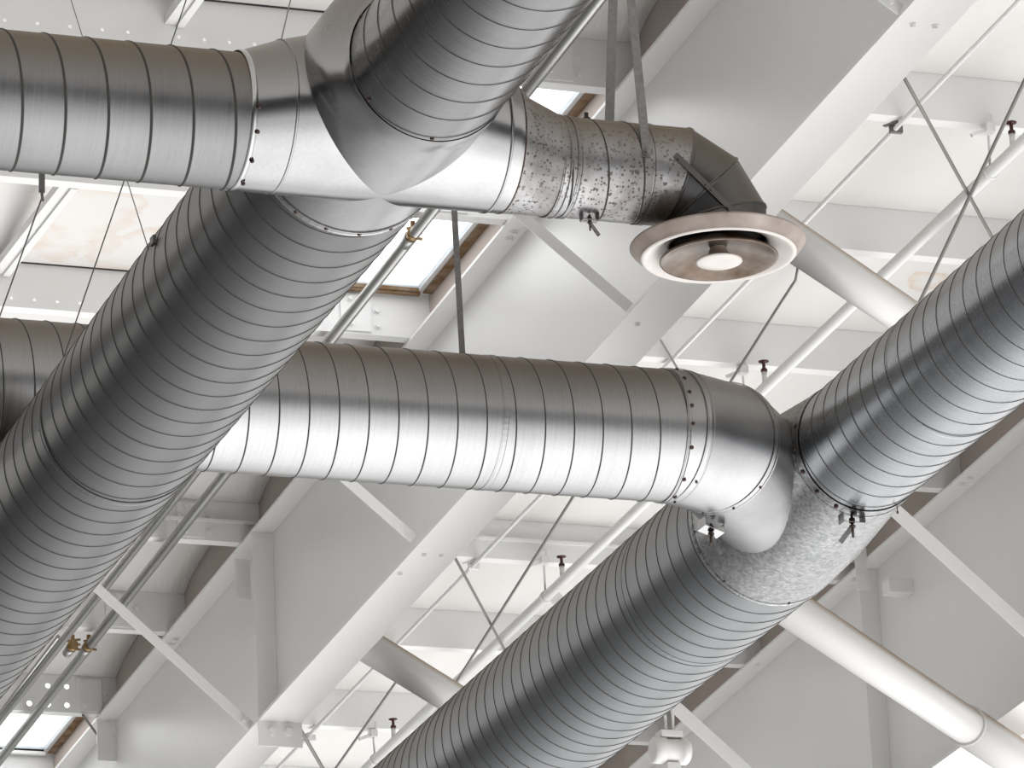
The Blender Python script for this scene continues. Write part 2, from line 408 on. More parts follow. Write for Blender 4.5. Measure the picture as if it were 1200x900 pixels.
for k in range(0, 8):
    y = ROW[k + 1]; zb = ztop(y) + .019; zt = zb + PH
    t = thing('roof_purlin', ((XL + XR) / 2, y, zb), PL[k + 1], 'purlin', 'roof purlins')
    PURL[k] = t; holes = []
    lo = zb + .045
    xs = XA - .45
    i = 0; x = XL + .3
    while x < XR - .3:
        near = any((-.5 if k != 6 or q != XA else -.17) < x - q < .35 for q in (XA, XB))
        if not near:
            full = (k == 6 and XA - 3.4 < x < XA) or (k == 0 and XA - 1.4 < x < XA)
            if x < XA and not full and i % 7 not in (4,): holes.append((x, lo, .009 if not full else .017))
            if full and i % 5 != 4: holes.append((x, lo, .017))
            if full and i % 6 != 2: holes.append((x, lo + .115, .016))
        x += .115 if (XA - 2.4 < x < XA) else .145
        i += 1
    m = web_with_holes(XL, XR, y, zb, zt, holes)
    obj('web', m, 'purl', t)
    m = MB(); m.box((XL, y + .002, zb), (XR, y + .075, zb + .004)); m.box((XL, y + .071, zb + .004), (XR, y + .075, zb + .02)); obj('bottom_flange', m, 'purl', t)
    m = MB(); m.box((XL, y + .002, zt - .004), (XR, y + .075, zt)); obj('top_flange', m, 'purl', t)
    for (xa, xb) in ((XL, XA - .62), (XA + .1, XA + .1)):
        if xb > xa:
            m = MB(); m.box((xa, y - .018, zt - .004), (xb, y - .003, zt + .012)); obj('gap_shade_strip', m, 'shade_stud', t)  # black strip stands in for the shadow gap between lining and purlin
    if k == 4:
        m = MB(); m.box((XL, y - .05, zb + .105), (XR, y - .003, zb + .112)); m.box((XL, y - .05, zb + .094), (XR, y - .046, zb + .105)); obj('ledge_angle', m, 'purl', t)
    for xr in (XA, XB):
        if k == 6 and xr == XA: xr = XA + .22
        m = MB(); m.box((xr - .36, y - .012, zb + .012), (xr - .20, y - .003, zt - .02)); cl = obj('end_cleat', m, 'purl', t, bevel=.0015)
        for (dx, dz) in ((-.31, .05), (-.31, .18), (-.17, .05), (-.17, .13)):
            bolt((xr + dx, y - (.012 if dx < -.2 else .003), zb + dz), (0, -1, 0), cl if dx < -.2 else t, .012, 'purl')

# ------------------------------------------------------------------ ceiling lining and skylights
def panel(x0, x1, ya, yb, left_r, right_r, hole=None):
    """lining sheet between two purlins; it swells down in the bay and turns up into a recess beside each rafter"""
    m = MB(); nx = 60; us = []
    for i in range(nx + 1): us.append((x0 + (x1 - x0) * i / nx, 0))
    # columns that follow the curved fold beside the rafter: (distance left of the fold, rise)
    G = [(-.62 + .62 * q / 16, .10 * (q / 16) ** 2.2 - .012 * math.sin(PI * q / 16)) for q in range(17)]
    if right_r: us = [u for u in us if u[0] < x1 - .64] + [(None, k) for k in range(len(G))]
    if hole: us = sorted([u for u in us if u[0] is not None and abs(u[0] - hole[0]) > .03 and abs(u[0] - hole[1]) > .03] + [(hole[0], 0), (hole[1], 0)]) + [u for u in us if u[0] is None] + [(x1 - .03, 0), (x1, 0)]
    if hole: us = [u for i, u in enumerate(us) if u[0] is None or u not in us[:i]]
    if hole and right_r: us = [u for u in us if u[0] is not None and u[0] <= hole[1] + .001] + [(x1 - .03, 0), (x1, 0)]
    yy = [ya + (yb - ya) * j / 8 for j in range(9)]
    if hole: yy = sorted(set([round(v, 4) for v in yy + [hole[2], hole[3]]]))
    vs = []; base = x1 - .10 - (.15 if x1 < 10 else .0)
    xs = [u[0] if u[0] is not None else 99 for u in us]
    for yv in yy:
        ty = (yv - ya) / (yb - ya)
        fold = x1; amp = math.sin(PI * ty) ** .6 if 0 < ty < 1 else 0
        for (ux, k) in us:
            z = ztop(yv) + .019 + PH - .002
            if ux is None: vs.append((fold + G[k][0], yv, z + G[k][1] * amp))
            else: vs.append((ux, yv, z))
    nxs = len(xs); fs = []
    for j in range(len(yy) - 1):
        for i in range(nxs - 1):
            if hole and xs[i + 1] < 90 and hole[0] - 1e-3 <= xs[i] and xs[i + 1] <= hole[1] + 1e-3 and hole[2] - 1e-3 <= yy[j] and yy[j + 1] <= hole[3] + 1e-3: continue
            fs.append((j * nxs + i, (j + 1) * nxs + i, (j + 1) * nxs + i + 1, j * nxs + i + 1))
    m.add(vs, fs, 0, False); return m
s_r = at_roof(549, 266, PH + .03).x
s_r7 = at_roof(84, 840, PH + .03).x
print('skylight right x', s_r, at_roof(672, 118, PH + .03).x, s_r7)
SKY = {0: (s_r - 1.1, s_r), 1: (s_r - 1.1, s_r), 6: (s_r - 1.1, s_r)}
lining = MB(); lining_st = MB()
bays = [(XL - 3, XA + .11, False, True), (XA + .13, XB + .11, False, True), (XB + .13, XR + 3, False, False)]
for k in range(-1, 12):
    ya, yb = ROW[k + 1] + .02, (ROW[k + 2] if k + 2 < len(ROW) else ROW[k + 1] + 1.433) - .004
    for bi, (x0, x1, lr, rr) in enumerate(bays):
        hole = None
        if bi == 0 and k in SKY: hole = (SKY[k][0], SKY[k][1], ya + .14, yb - .045)
        mm = panel(x0, x1, ya, yb, lr, rr, hole)
        tgt = lining_st if (bi, k) in ((0, 0), (0, 1), (1, 1), (1, 2)) else lining
        o = len(tgt.v); tgt.v += mm.v; tgt.f += [tuple(o + i for i in f) for f in mm.f]; tgt.m += mm.m; tgt.sm += mm.sm
        if hole:
            n = {0: 1, 1: 2, 6: 3}[k]; hx0, hx1, hy0, hy1 = hole
            f = lambda y: ztop(y) + .019 + PH
            w = MB()
            for (a, b_, c_, d_) in ((hx1, hx1 + .02, hy0, hy1), (hx0 - .02, hx0, hy0, hy1), (hx0 - .02, hx1 + .02, hy1, hy1 + .02), (hx0 - .02, hx1 + .02, hy0 - .02, hy0)):
                w.slope(a, b_, c_, d_, f, -.0, .17)
            wf = obj('window_%d' % n, w, 'bluef', None, kind='structure')
            g = MB(); g.slope(hx0, hx1, hy0, hy1, f, .022, .026); obj('window_pane', g, 'glaze', wf)
            r = MB(); r.slope(hx0 - .02, hx1 + .01, hy1 + .0, hy1 + .025, f, -.02, .012)
            if k == 1: r.slope(hx0 - .02, hx1 + .0, hy1 - .008, hy1 - .002, f, -.008, .012)
            obj('window_sill', r, 'rust' if k == 1 else 'purl', wf)
            dk = MB(); dk.slope(hx1 + .022, hx1 + .075, hy0 + .05, hy1, f, -.012, -.008); obj('window_gap_strip', dk, 'rust', wf)
ce = obj('ceiling', lining, 'sheet', None, kind='structure')
m = MB(); dz_ = .019 + PH
hx0, hx1 = s_r - 1.1, s_r
holes_y = []
for k in (0, 1, 6): holes_y.append((ROW[k + 1] + .16, ROW[k + 2] - .06))
m.slope(XL - 4, hx0, ROW[0] - 1, 42, ztop, dz_ + .162, dz_ + .17); m.slope(hx1, XR + 4, ROW[0] - 1, 42, ztop, dz_ + .162, dz_ + .17)
ya = ROW[0] - 1
for a_, b_ in holes_y + [(42, 42)]:
    m.slope(hx0, hx1, ya, a_, ztop, dz_ + .162, dz_ + .17); ya = b_
obj('ceiling_deck', m, 'deck', ce)
for xx in (XA, XB):
    m = MB(); m.slope(xx + .112, xx + .128, ROW[0] - 1, 40, ztop, .0185, dz_ + .16); obj('ceiling_closure', m, 'closure', ce)
obj('ceiling_stained_lining', lining_st, 'stained', ce)
# the roof continues past what the picture shows
m = MB(); zt = .019 + PH + .012
m.slope(-14, XR + 14, -8, ROW[0] + .0, ztop, zt, zt + .02); m.slope(-14, XL - 3, ROW[0], 42, ztop, zt, zt + .02); m.slope(XR + 3, XR + 14, ROW[0], 42, ztop, zt, zt + .02)
m.slope(XL - 3, XR + 3, ROW[12] + 1.4, 42, ztop, zt, zt + .02)
obj('ceiling_outer_lining', m, 'sheet', ce)

# ------------------------------------------------------------------ left trunk, cross fitting and its branches
V0 = at(443, 232, d=16.5); X0, YC, ZB = V0.x + .005, V0.y, V0.z
R1, R1N, RARM, RARL, RARR = .322, .262, .25, .222, .166; YREF = YC
axF = V((X0, YC, ZB + R1)); axN = V((X0 + .018, YC, ZB + R1N))
yn = at_s(501, 75, axN.z).y; yf = at_s(408, 272, ZB).y
xl1 = at(275, 145, y=YC).x; xl0 = at(322, 145, y=YC).x
xr0 = at(590, 180, y=YC).x; xr1 = at(645, 190, y=YC).x
print('trunk1', V0, 'yn', yn, 'yf', yf, 'x', xl1, xl0, xr0, xr1)
t = thing('spiral_duct', (X0, yf + 4, ZB), 'big dark grey spiral trunk duct running diagonally at left, below the cross fitting', 'duct')
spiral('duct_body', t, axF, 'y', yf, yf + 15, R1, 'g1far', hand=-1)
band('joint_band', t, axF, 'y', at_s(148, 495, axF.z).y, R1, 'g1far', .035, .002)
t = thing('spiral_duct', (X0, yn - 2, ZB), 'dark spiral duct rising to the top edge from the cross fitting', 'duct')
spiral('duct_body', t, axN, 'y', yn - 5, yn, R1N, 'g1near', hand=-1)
screws(t, axN, 'y', yn - .02, R1N, (268, 150, 215))
# cross fitting
t = thing('cross_fitting', (X0, YC, ZB), 'bright galvanised four-way cross fitting where the left trunk meets its two branches', 'duct fitting')
CF = t
m = MB(); n = 96
RB1 = .318
m.rings([[V((X0 + (.018 if y < yn + .06 else 0) + r * math.cos(a), y, z + r * math.sin(a) + shz(y))) for a in [2 * PI * k / n for k in range(n)]] for (y, r, z) in
         ((yf, R1 + .004, ZB + R1), (YC + .16, RB1, ZB + RB1), (YC - .10, RB1, ZB + RB1), (yn + .15, RB1 - .002, ZB + RB1), (yn + .12, RB1 - .010, ZB + RB1 - .008), (yn + .08, RB1 - .026, ZB + RB1 - .024), (yn + .045, R1N + .018, ZB + R1N + .016), (yn + .02, R1N + .007, ZB + R1N + .006), (yn, R1N + .004, ZB + R1N + .002))])
obj('trunk_body', m, 'cross', t)
m = MB()
def ecc(prof):   # flat-bottomed reducer rings along X: (x, r)
    return [[V((x, YC + r * math.cos(a), ZB + r + r * math.sin(a))) for a in [2 * PI * k / n for k in range(n)]] for x, r in prof]
m.rings(ecc([(xl1, RARL + .003), (xl0, RARM), (X0, RARM + .045)])); obj('left_sleeve', m, 'cross', t)
m = MB(); m.rings(ecc([(X0, RARM + .045), (xr0 - .02, RARM - .02), (xr0, RARM - .03)])); obj('right_sleeve', m, 'cross', t)
m = MB(); m.rings(ecc([(xr0, RARM - .03), (xr0 + .05, RARM - .055), (xr1, RARR + .004)])); obj('right_reducer', m, 'spot', t)
def eband(x, r, mat, w=.012, tt=.003):
    m = MB(); m.lathe((x, YC, ZB + r), [(r, -w / 2), (r + tt, -w / 3), (r + tt, w / 3), (r, w / 2)], 'x', 72); return obj('seam_band', m, mat, t)
eband(xl0, RARM, 'cross', .01, .002); eband(xr0, RARM - .03, 'screw', .006, .002); eband(xr0 - .05, RARM - .012, 'cross', .01); eband(xl1, RARL + .003, 'bright', .02, .004)
band('collar', t, axF, 'y', yf, R1 + .002, 'cross', .03, .003)
screws(t, axF, 'y', yf + .0, R1 + .004, (215, 235, 255, 275, 295, 310))
screws(t, (0, YC, ZB + RARL), 'x', xl1 + .012, RARL + .006, (190, 210, 235, 262))
# left branch
t = thing('spiral_duct', (xl1 - 1.5, YC, ZB), 'horizontal spiral branch duct at upper left with brown dusty top', 'duct')
spiral('duct_body', t, (0, YC, ZB + RARL), 'x', xl1 - 6, xl1, RARL, 'g1arm', pitch=.139, hand=1, phase=.02, ridge=.003, w=.0055)
# right branch
xe = at(745, 200, y=YC).x
RDV = .196; xd = at(839, 250, y=YC).x; xk = xd - RDV
t = thing('spiral_duct', ((xr1 + xk) / 2, YC, ZB), 'short rust-spotted spiral duct between the cross fitting and the diffuser elbow', 'duct')
spiral('duct_body', t, (0, YC, ZB + RARR), 'x', xr1, xe, RARR, 'spot', pitch=.125, hand=1, phase=.07)
band('collar', t, (0, YC, ZB + RARR), 'x', xr1, RARR, 'spot', .03, .003)
band('collar', t, (0, YC, ZB + RARR), 'x', xr1 + .1 * 0 + .045, RARR, 'spot', .02, .002)
def damper(parent, c, dr, sc=1.0, side=V((1, 0, 0)), mat='bright', nut='screw', lev=.6):
    """quadrant handle: saddle plate with bent ears, threaded stud, wing and lever; dr = outward"""
    c, dr = V(c), V(dr).normalized(); side = (side - dr * side.dot(dr)).normalized(); o = side.cross(dr)
    m = MB(); w = .045 * sc; h = .034 * sc
    m.bar(c - side * w + dr * h, c + side * w + dr * h, .05 * sc, .003, dr)
    for s in (-1, 1):
        m.bar(c + side * w * s - dr * .006, c + side * w * s + dr * h, .05 * sc, .003, side)
    br = obj('damper_bracket', m, mat, parent)
    m = MB(); m.tube([c, c + dr * .09 * sc], .0055 * sc, 10); m.tube([c + dr * .012 * sc, c + dr * .03 * sc], .012 * sc, 6)
    m.tube([c + dr * .04 * sc, c + dr * .05 * sc], .012 * sc, 6); obj('stud', m, nut, br)
    m = MB(); a = c + dr * .045 * sc; m.bar(a, a + (side * lev + dr * .75 + o * .1).normalized() * .085 * sc, .02 * sc, .003, o); obj('lever', m, mat, br)
pdm = at(688, 252, y=YC)
damper(t, (pdm.x, YC - .02, ZB - .002), (0, 0, -1), .62, V((1, 0, 0)), 'spot')
pst = at(687, 133, y=YC)
m = MB(); m.tube([(pst.x, YC, ZB + 2 * RARR - .01), (pst.x, YC, ZB + 2 * RARR + .035)], .007, 10); m.tube([(pst.x, YC, ZB + 2 * RARR + .008), (pst.x, YC, ZB + 2 * RARR + .018)], .012, 6); obj('damper_stud', m, 'shade_stud', t)
# gored elbow turning down
za = ZB + RARR; rho = RDV; tn = math.tan(math.radians(15))
dz = at(839, 291, y=YC).z
pts = [V((xe, YC, za)), V((xd - rho + rho * tn, YC, za))]
c2 = V((xd, YC, za - rho + rho * tn))
c1 = pts[1]; mid = V((c1.x + 2 * rho * tn * math.cos(math.radians(30)), YC, za - 2 * rho * tn * math.sin(math.radians(30))))
pts += [mid, c2, V((xd, YC, dz + .02))]
t = thing('duct_elbow', (xd, YC, dz), 'dark segmented elbow turning down onto the round diffuser', 'duct elbow')
rg = mitre(pts, RARR)
for i in range(len(rg) - 1):
    m = MB(); m.rings([rg[i], rg[i + 1]]); obj('gore', m, 'spot' if i == 0 else 'dark', t)
for i in range(1, len(rg) - 1):   # raised standing seams on the mitres
    m = MB(); cc = pts[i]
    nn = rg[i]; dd = (pts[i + 1] - pts[i - 1]).normalized() * .006
    m.rings([[p - dd for p in nn], [p + (p - cc).normalized() * .003 - dd * .5 for p in nn], [p + (p - cc).normalized() * .003 + dd * .5 for p in nn], [p + dd for p in nn]])
    obj('seam_bead', m, 'dark', t)

m = MB()
for s in (-1,):   # flat lacing strips across the cheek
    a = at(791, 181, y=YC - RARR * 1.0); b = at(862, 250, y=YC - RARR * 1.0); m.bar(a, b, .022, .004, (0, 1, 0))
    for q in ((795, 186), (827, 216), (833, 222), (853, 243)):
        c_ = at(*q, y=YC - RARR - .002); m.tube([c_, c_ + V((0, -.004, 0))], .004, 8)
obj('cheek_strip', m, 'dark', t)
# diffuser
t = thing("air_diffuser", (xd, YC, dz), 'round white ceiling diffuser with grimy brown inner cone at the end of the elbow', 'air diffuser')
S = 104 / (F / (V((xd, YC, dz)) - CAM).dot(FW)); ez = dz + .012
def dl(prof, name, mat, n=96, par=None):
    m = MB(); m.lathe((xd, YC, ez), [(r * S, h * S) for r, h in prof], 'z', n); return obj(name, m, mat, par or t)
dl([(.53, .30), (.55, .02), (.565, -.01), (.60, -.03), (.68, -.055), (.76, -.10), (.82, -.135), (.845, -.143), (.87, -.14), (.882, -.128)], 'inner_ring', 'diff')
dl([(.882, -.128), (.895, -.105), (.93, -.075), (.965, -.03), (.99, -.005), (1.0, .01), (.99, .022), (.9, .03), (.7, .06), (.56, .12)], 'outer_flange', 'diffo')
dl([(.54, .06), (.54, .45)], 'neck', 'dark')
dl([(.0, .12), (.54, .12)], 'throat', 'hole')
dl([(.10, .11), (.28, .05), (.42, .0), (.55, -.07), (.63, -.14), (.665, -.16), (.675, -.172), (.668, -.184), (.64, -.18), (.58, -.15), (.45, -.095), (.30, -.055), (.15, -.035), (.08, -.03)], 'inner_cone', 'diffb')
dl([(.0, -.225), (.15, -.224), (.24, -.215), (.265, -.203), (.262, -.19), (.2, -.165), (.12, -.11), (.09, -.03)], 'centre_plug', 'diff')
for a in (20, 140, 260):
    a = math.radians(a); m = MB(); m.bar((xd + .2 * S * math.cos(a), YC + .2 * S * math.sin(a), ez + .075 * S), (xd + .56 * S * math.cos(a), YC + .56 * S * math.sin(a), ez + .05 * S), .008, .012); obj('spider_arm', m, 'diffb', t)

# ------------------------------------------------------------------ lower branch, elbow, right trunk
K2 = 21.5 / 22.9; B0 = at(590, 497, d=21.5); YB, ZBB = B0.y, B0.z; RBB = .302 * K2; PT2 = .137 * K2
YREF = YB + .5; XT = 8.871
xj = at(779, 509, y=YB).x
t = thing('spiral_duct', (XA, YB, ZBB - RBB), 'bright horizontal spiral branch duct across the middle, passing behind the left trunk', 'duct')
spiral('duct_body', t, (0, YB, ZBB), 'x', xj - 9, xj, RBB, 'gB', pitch=PT2, hand=1, phase=.05, ridge=.003, w=.0034)
band('joint_band', t, (0, YB, ZBB), 'x', at(567, 497, y=YB).x, RBB, 'gB', .03, .001)
# elbow: 45 degrees in three mitres, away from the camera and into the trunk
P0 = V((xj, YB, ZBB)); q = V((at(790, 510, y=YB).x, YB, ZBB)); pts = [P0, q]
q = q + V((math.cos(PI / 8), math.sin(PI / 8), 0)) * .27; pts.append(q)
dirE = V((math.cos(.87), math.sin(.87), 0)); pts.append(q + dirE * ((XT - q.x) / dirE.x))
t = thing('duct_elbow', (pts[2].x, pts[2].y, ZBB - RBB), 'bright smooth segmented elbow joining the horizontal branch to the right trunk', 'duct elbow')
rg = mitre(pts, RBB + .002)
for i in range(len(rg) - 1):
    m = MB(); m.rings([rg[i], rg[i + 1]]); obj('gore', m, 'elbB', t)
for i in range(1, len(rg) - 1):
    for off in (-.018, .018):
        nn = rg[i]; dd = (pts[i + 1] - pts[i - 1]).normalized(); cc = pts[i]
        m = MB(); m.rings([[p + dd * (off - .004) for p in nn], [p + (p - cc).normalized() * .003 + dd * off for p in nn], [p + dd * (off + .004) for p in nn]]); obj('seam_bead', m, 'elbB', t)
band('collar', t, (0, YB, ZBB), 'x', xj, RBB, 'elbB', .02, .003)
screws(t, (0, YB, ZBB), 'x', xj + .012, RBB + .004, (100, 120, 140, 158, 172, 188, 208, 238, 262), .007)
for i, angs in ((1, (150, 185, 215)), (2, (140, 170, 200, 240))):
    for a in angs:
        k = int(a / 360 * 72); p = rg[i][k]; d = (p - pts[i]).normalized(); m = MB(); m.tube([p, p + d * .006], .006, 8); obj('screw', m, 'screw', t)
R2, R2N = .372, .295
yfr = at_s(905, 613, ZBB).y; ynr = at_s(1010, 522, ZBB).y; ax2 = V((XT, 0, ZBB))
pd = at(833, 618, y=YB - .1)
zq = ZBB - RBB * .99
pq = at(833, 614, z=zq); damper(t, pq, (-.15, -.25, -1), 1.15, V((1, .3, 0)))
t = thing('wye_fitting', (XT, (yfr + ynr) / 2, ZBB - R2), 'spangled galvanised tapering wye fitting on the right trunk beside the bright elbow', 'duct fitting')
m = MB(); m.rings([[V((XT + r * math.cos(a), y, ZBB + r * math.sin(a) + shz(y))) for a in [2 * PI * k / n for k in range(n)]] for (y, r) in
   ((yfr + .02, R2 + .004), (yfr - .02, R2 + .004), (yfr - (yfr - ynr) * .35, R2 - .01), (ynr + .1, R2N + .01), (ynr, R2N + .004))]); obj('taper_body', m, 'wye', t)
band('collar', t, ax2, 'y', yfr + .02, R2 + .001, 'wye', .025, .003)
band('collar', t, ax2, 'y', ynr + .06, R2N + .006, 'wye', .012, .002)
screws(t, ax2, 'y', ynr + .03, R2N + .008, (165, 185, 205, 225, 245, 262), .008)
screws(t, ax2, 'y', yfr - .0, R2 + .004, (190, 230, 280), .005)
zq = ZBB - R2N * .98
pq = at(998, 604, z=zq); damper(t, pq, (0, 0, -1), 1.1, V((1, 0, 0)), 'bright', lev=-.6)
t = thing('spiral_duct', (XT, yfr + 3, ZBB - R2), 'large grey spiral trunk duct running from the wye fitting down to the bottom edge', 'duct')
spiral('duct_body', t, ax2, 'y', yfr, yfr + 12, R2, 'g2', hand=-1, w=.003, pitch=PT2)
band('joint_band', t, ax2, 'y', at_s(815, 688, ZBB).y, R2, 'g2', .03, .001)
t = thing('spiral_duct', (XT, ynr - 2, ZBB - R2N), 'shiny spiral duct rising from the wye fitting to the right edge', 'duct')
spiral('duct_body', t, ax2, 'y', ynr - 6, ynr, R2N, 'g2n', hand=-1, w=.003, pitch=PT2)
band('joint_band', t, ax2, 'y', at_s(1115, 434, ZBB).y, R2N, 'g2n', .03, .001)
pw = at(1051, 590, z=ZBB - R2N * .8); m = MB(); m.tube([pw, pw + V((0, 0, -.04))], .002, 8); m.tube([pw + V((0, 0, -.035)), pw + V((0, 0, -.045))], .005, 8)
obj('dangling_screw', m, 'screw', t)

# ------------------------------------------------------------------ hangers and wires
def strap(name, p, q, w, th, label, mat='strap', cat='hanger strap', up=(0, 1, 0)):
    m = MB(); m.bar(p, q, w, th, up); return obj(name, m, mat, None, label=label, category=cat)
xh = at(751, 200, y=YC).x
a = at(758, 184, y=YC - RARR - .004); top = at(737, -25, y=YC - .10)
t = thing('hanger_strap', a, 'grey steel strap wrapping under the spotted duct next to the elbow', 'hanger strap')
m = MB(); m.bar(a, top, .03, .004, (0, 1, 0)); obj('strap_bar', m, 'strap', t)
m = MB(); m.lathe((xh, YC, za), [(RARR, -.014), (RARR + .003, -.013), (RARR + .003, .013), (RARR, .014)], 'x', 64); m.sm = [False] * len(m.sm); obj('strap_loop', m, 'spot', t)
bolt(at(758, 178, y=YC - RARR - .008), (0, -1, 0), t, .009, 'strap')
strap('hanger_strap', at(714, 150, y=YC + RARR + .01), at(719, -25, y=YC + RARR + .01), .032, .004, 'straight grey strap going up behind the spotted duct, left of the wrapped one')
pb = at(541, 415, y=YB); pt = V((pb.x, YB, ztop(YB) + .1))
strap('hanger_strap', at(542, 420, y=YB), at(532, 240, y=YB), .026, .004, 'thin grey strap holding up the lower horizontal duct beside the skylight')
pt = at(532, 240, y=YB); o_ = bpy.context.scene.collection.objects
def wire(name, p, q, r, label, mat='cable', cat='wire', extra=None, sag=0):
    n = 10; pts = [V(p).lerp(V(q), i / n) + V((0, 0, -sag * 4 * (i / n) * (1 - i / n))) for i in range(n + 1)]
    m = MB(); m.tube(pts, r, 8); return obj(name, m, mat, None, label=label, category=cat)
wire('suspension_wire', at_roof(225, -20), at(45, 505, x=X0 - R1 * .99), .0028, 'thin dark wire passing behind the upper left branch and ending on the left trunk')
m = MB()
wire('suspension_wire', at_roof(77, -20), at(174, 292, x=X0 - R1 * .98), .002, 'thin wire meeting the left trunk at a small clip beside the stained ceiling')
wire('suspension_wire', at_roof(345, -20), at(322, 80, y=YC + .24), .0028, 'thin dark wire dropping from the top edge just left of the cross fitting')
q0 = at(49, 232, y=YC + .23)
t = thing('suspension_wire', q0, 'wire on a twisted flat strap under the upper left branch, by the white channel', 'wire')
m = MB(); m.bar(at(49, 200, y=YC + .23), at(49, 226, y=YC + .23), .02, .003, (0, 1, 0)); m.bar(at(49, 225, y=YC + .23), at(50, 236, y=YC + .23), .008, .008, (0, 1, 0)); obj('strap_end', m, 'strap', t)
m = MB(); m.tube([q0, at(-8, 392, d=21)], .003, 8); obj('wire_run', m, 'cable', t)
pc = at(181, 282, x=X0 - R1 * .98); m = MB(); m.bar(pc + V((-.005, -.02, 0)), pc + V((-.005, .02, 0)), .012, .03); obj('duct_clip', m, 'dark', None, label='small dark clip on the upper edge of the left trunk', category='clip')

# ------------------------------------------------------------------ conduits
def pipe_run(name, q0, q1, off, r, mat, label, cat, ends=()):
    p, q = at_roof(*q0, off), at_roof(*q1, off); t = thing(name, (p + q) / 2, label, cat)
    m = MB(); m.tube([p, q], r, 20); obj('pipe_body', m, mat, t)
    return t, p, q
def coupling(t, px, py, off, r, d):
    c = at_roof(px, py, off); m = MB(); m.tube([c - d * .045, c + d * .045], r * 1.22, 20); m.tube([c - d * .05, c - d * .04], r * 1.35, 20)
    cp = obj('coupling', m, 'pipe', t)
    c = c - d * .075; m = MB(); m.tube([c - d * .02, c + d * .02], r * 1.3, 12); m.bar(c + V((0, 0, r)), c + V((.0, 0, r + .04)), .02, .02, (0, 1, 0))
    for a in (0, 1, 2): m.bar(c + V((-.03, 0, -r * .6 + .02 * a)), c + V((.045, 0, -r * .9 + .03 * a)), .012, .012)
    obj('pipe_clamp', m, 'brass', t)
t, p, q = pipe_run('conduit', (741, -50), (-30, 928), -.05, .028, 'pipe', 'galvanised conduit crossing the bright skylight, right-hand one of the pair at lower left', 'conduit')
d = (q - p).normalized(); coupling(t, 478, 282, -.05, .024, d); coupling(t, 100, 762, -.05, .024, d)
t, p, q = pipe_run('conduit', (706, -50), (-30, 882), -.05, .023, 'pipe', 'galvanised conduit beside the left trunk, left-hand one of the clamped pair at lower left', 'conduit')
d = (q - p).normalized(); coupling(t, 81, 762, -.05, .023, d)
q0, q1 = at_roof(150, 640, -.04), at_roof(-20, 860, -.04)
t, p, q = pipe_run('conduit', (68, 746), (-20, 861), -.04, .011, 'pipe', 'thinnest conduit at lower left, tucked against the left trunk', 'conduit')
# bridging channels between purlins
def channel(p, q, w, h, label, up=(0, 0, 1)):
    p, q = V(p), V(q); d = (q - p).normalized(); sd = d.cross(V(up)).normalized(); u = sd.cross(d); m = MB()
    m.bar(p, q, w, h * .7, up); m.bar(p + sd * w * .3 - u * h * .45, q + sd * w * .3 - u * h * .45, w * .4, h * .2, up)
    return obj('bridging_channel', m, 'purl', None, label=label, category='channel')
a = at_roof(66, 236, .06); b = at_roof(-14, 372, .06)
channel((a.x, ROW[2] + .08, ztop(ROW[2]) + .05), (b.x, ROW[3] - .02, ztop(ROW[3]) + .2), .085, .06, 'white channel brace between purlins at the left edge, under the upper left branch')
a = at_roof(231, -8, .1); b = at_roof(200, 30, .14)
channel((at_roof(262, -40, .06).x, ROW[0] + .08, ztop(ROW[0]) + .08), (b.x, ROW[1] - .004, ztop(ROW[1]) + .14), .085, .06, 'white channel brace meeting the purlin at the top edge, left of the cross fitting')

# ------------------------------------------------------------------ right bay: struts, rods, sprinkler line
def strut(q0, q1, off, r, label, sleeve=None, f=zbot):
    p, q = at_roof(*q0, off, f), at_roof(*q1, off, f)
    q = p.lerp(q, (XB - 1.45 - p.x) / (q.x - p.x)) if not sleeve else q
    if sleeve: p = p.lerp(q, max(0, (9.33 - p.x) / (q.x - p.x)))
    t = thing('round_strut', (p + q) / 2, label, 'steel tube', 'round white struts')
    m = MB(); m.tube([p, q], r, 40); obj('tube_body', m, 'tube', t)
    if sleeve:
        s = at_roof(*sleeve, off, f); d = (q - p).normalized(); m = MB(); m.tube([s, q - d * .001], r * 1.12, 40); m.tube([s - d * .004, s + d * .004], r * 1.14, 40); obj('sleeve', m, 'tube', t)
    return t
strut((880, 249), (1160, 438), .105, .088, 'thick round white strut running from behind the diffuser to the right trunk')
strut((418, 749), (640, 886), .105, .088, 'round white strut between the middle rafter and the right trunk near the bottom edge')
strut((850, 662), (1260, 935), -.56, .097, 'round white strut at lower right with a sleeve joint, crossing the corner rafter', sleeve=(1132, 850))
def rod(q0, q1, off, r, label, mat='rod', f=ztop, cat='bracing rod', sag=0):
    return wire('bracing_rod', at_roof(*q0, off, f), at_roof(*q1, off, f), r, label, mat, cat, sag=sag)
rod((1059, 90), (1290, 509), -.21, .009, 'grey rod leaning down to the right, in the crossed pair above the right trunk')
rod((1216, 62), (1000, 518), -.235, .009, 'grey rod leaning down to the left, in the crossed pair above the right trunk')
rod((533, 653), (690, 945), -.21, .008, 'grey rod leaning down to the right, in the crossed pair under the lower duct')
rod((690, 553), (482, 883), -.235, .008, 'long grey rod leaning down to the left, in the crossed pair under the lower duct')
rod((474, 785), (388, 908), -.06, .008, 'grey rod below the round strut at the bottom edge, sloping down to the left')
rod((348, 848), (385, 912), -.06, .012, 'short grey rod dropping from the bolted cleat at the bottom edge')
rod((770, 392), (800, 442), -.05, .006, 'short thin grey rod just above the end of the lower horizontal duct')
a = at_roof(934, 309, .2); b = at_roof(848, 460, -.1); m = MB(); m.tube([a, a + V((-.0, .0, -.03)), a.lerp(b, .12) + V((.04, 0, -.0)), a.lerp(b, .3) + V((.03, 0, 0)), b], .007, 8); m.tube([a + V((0, 0, .01)), a + V((0, 0, -.01))], .02, 10)
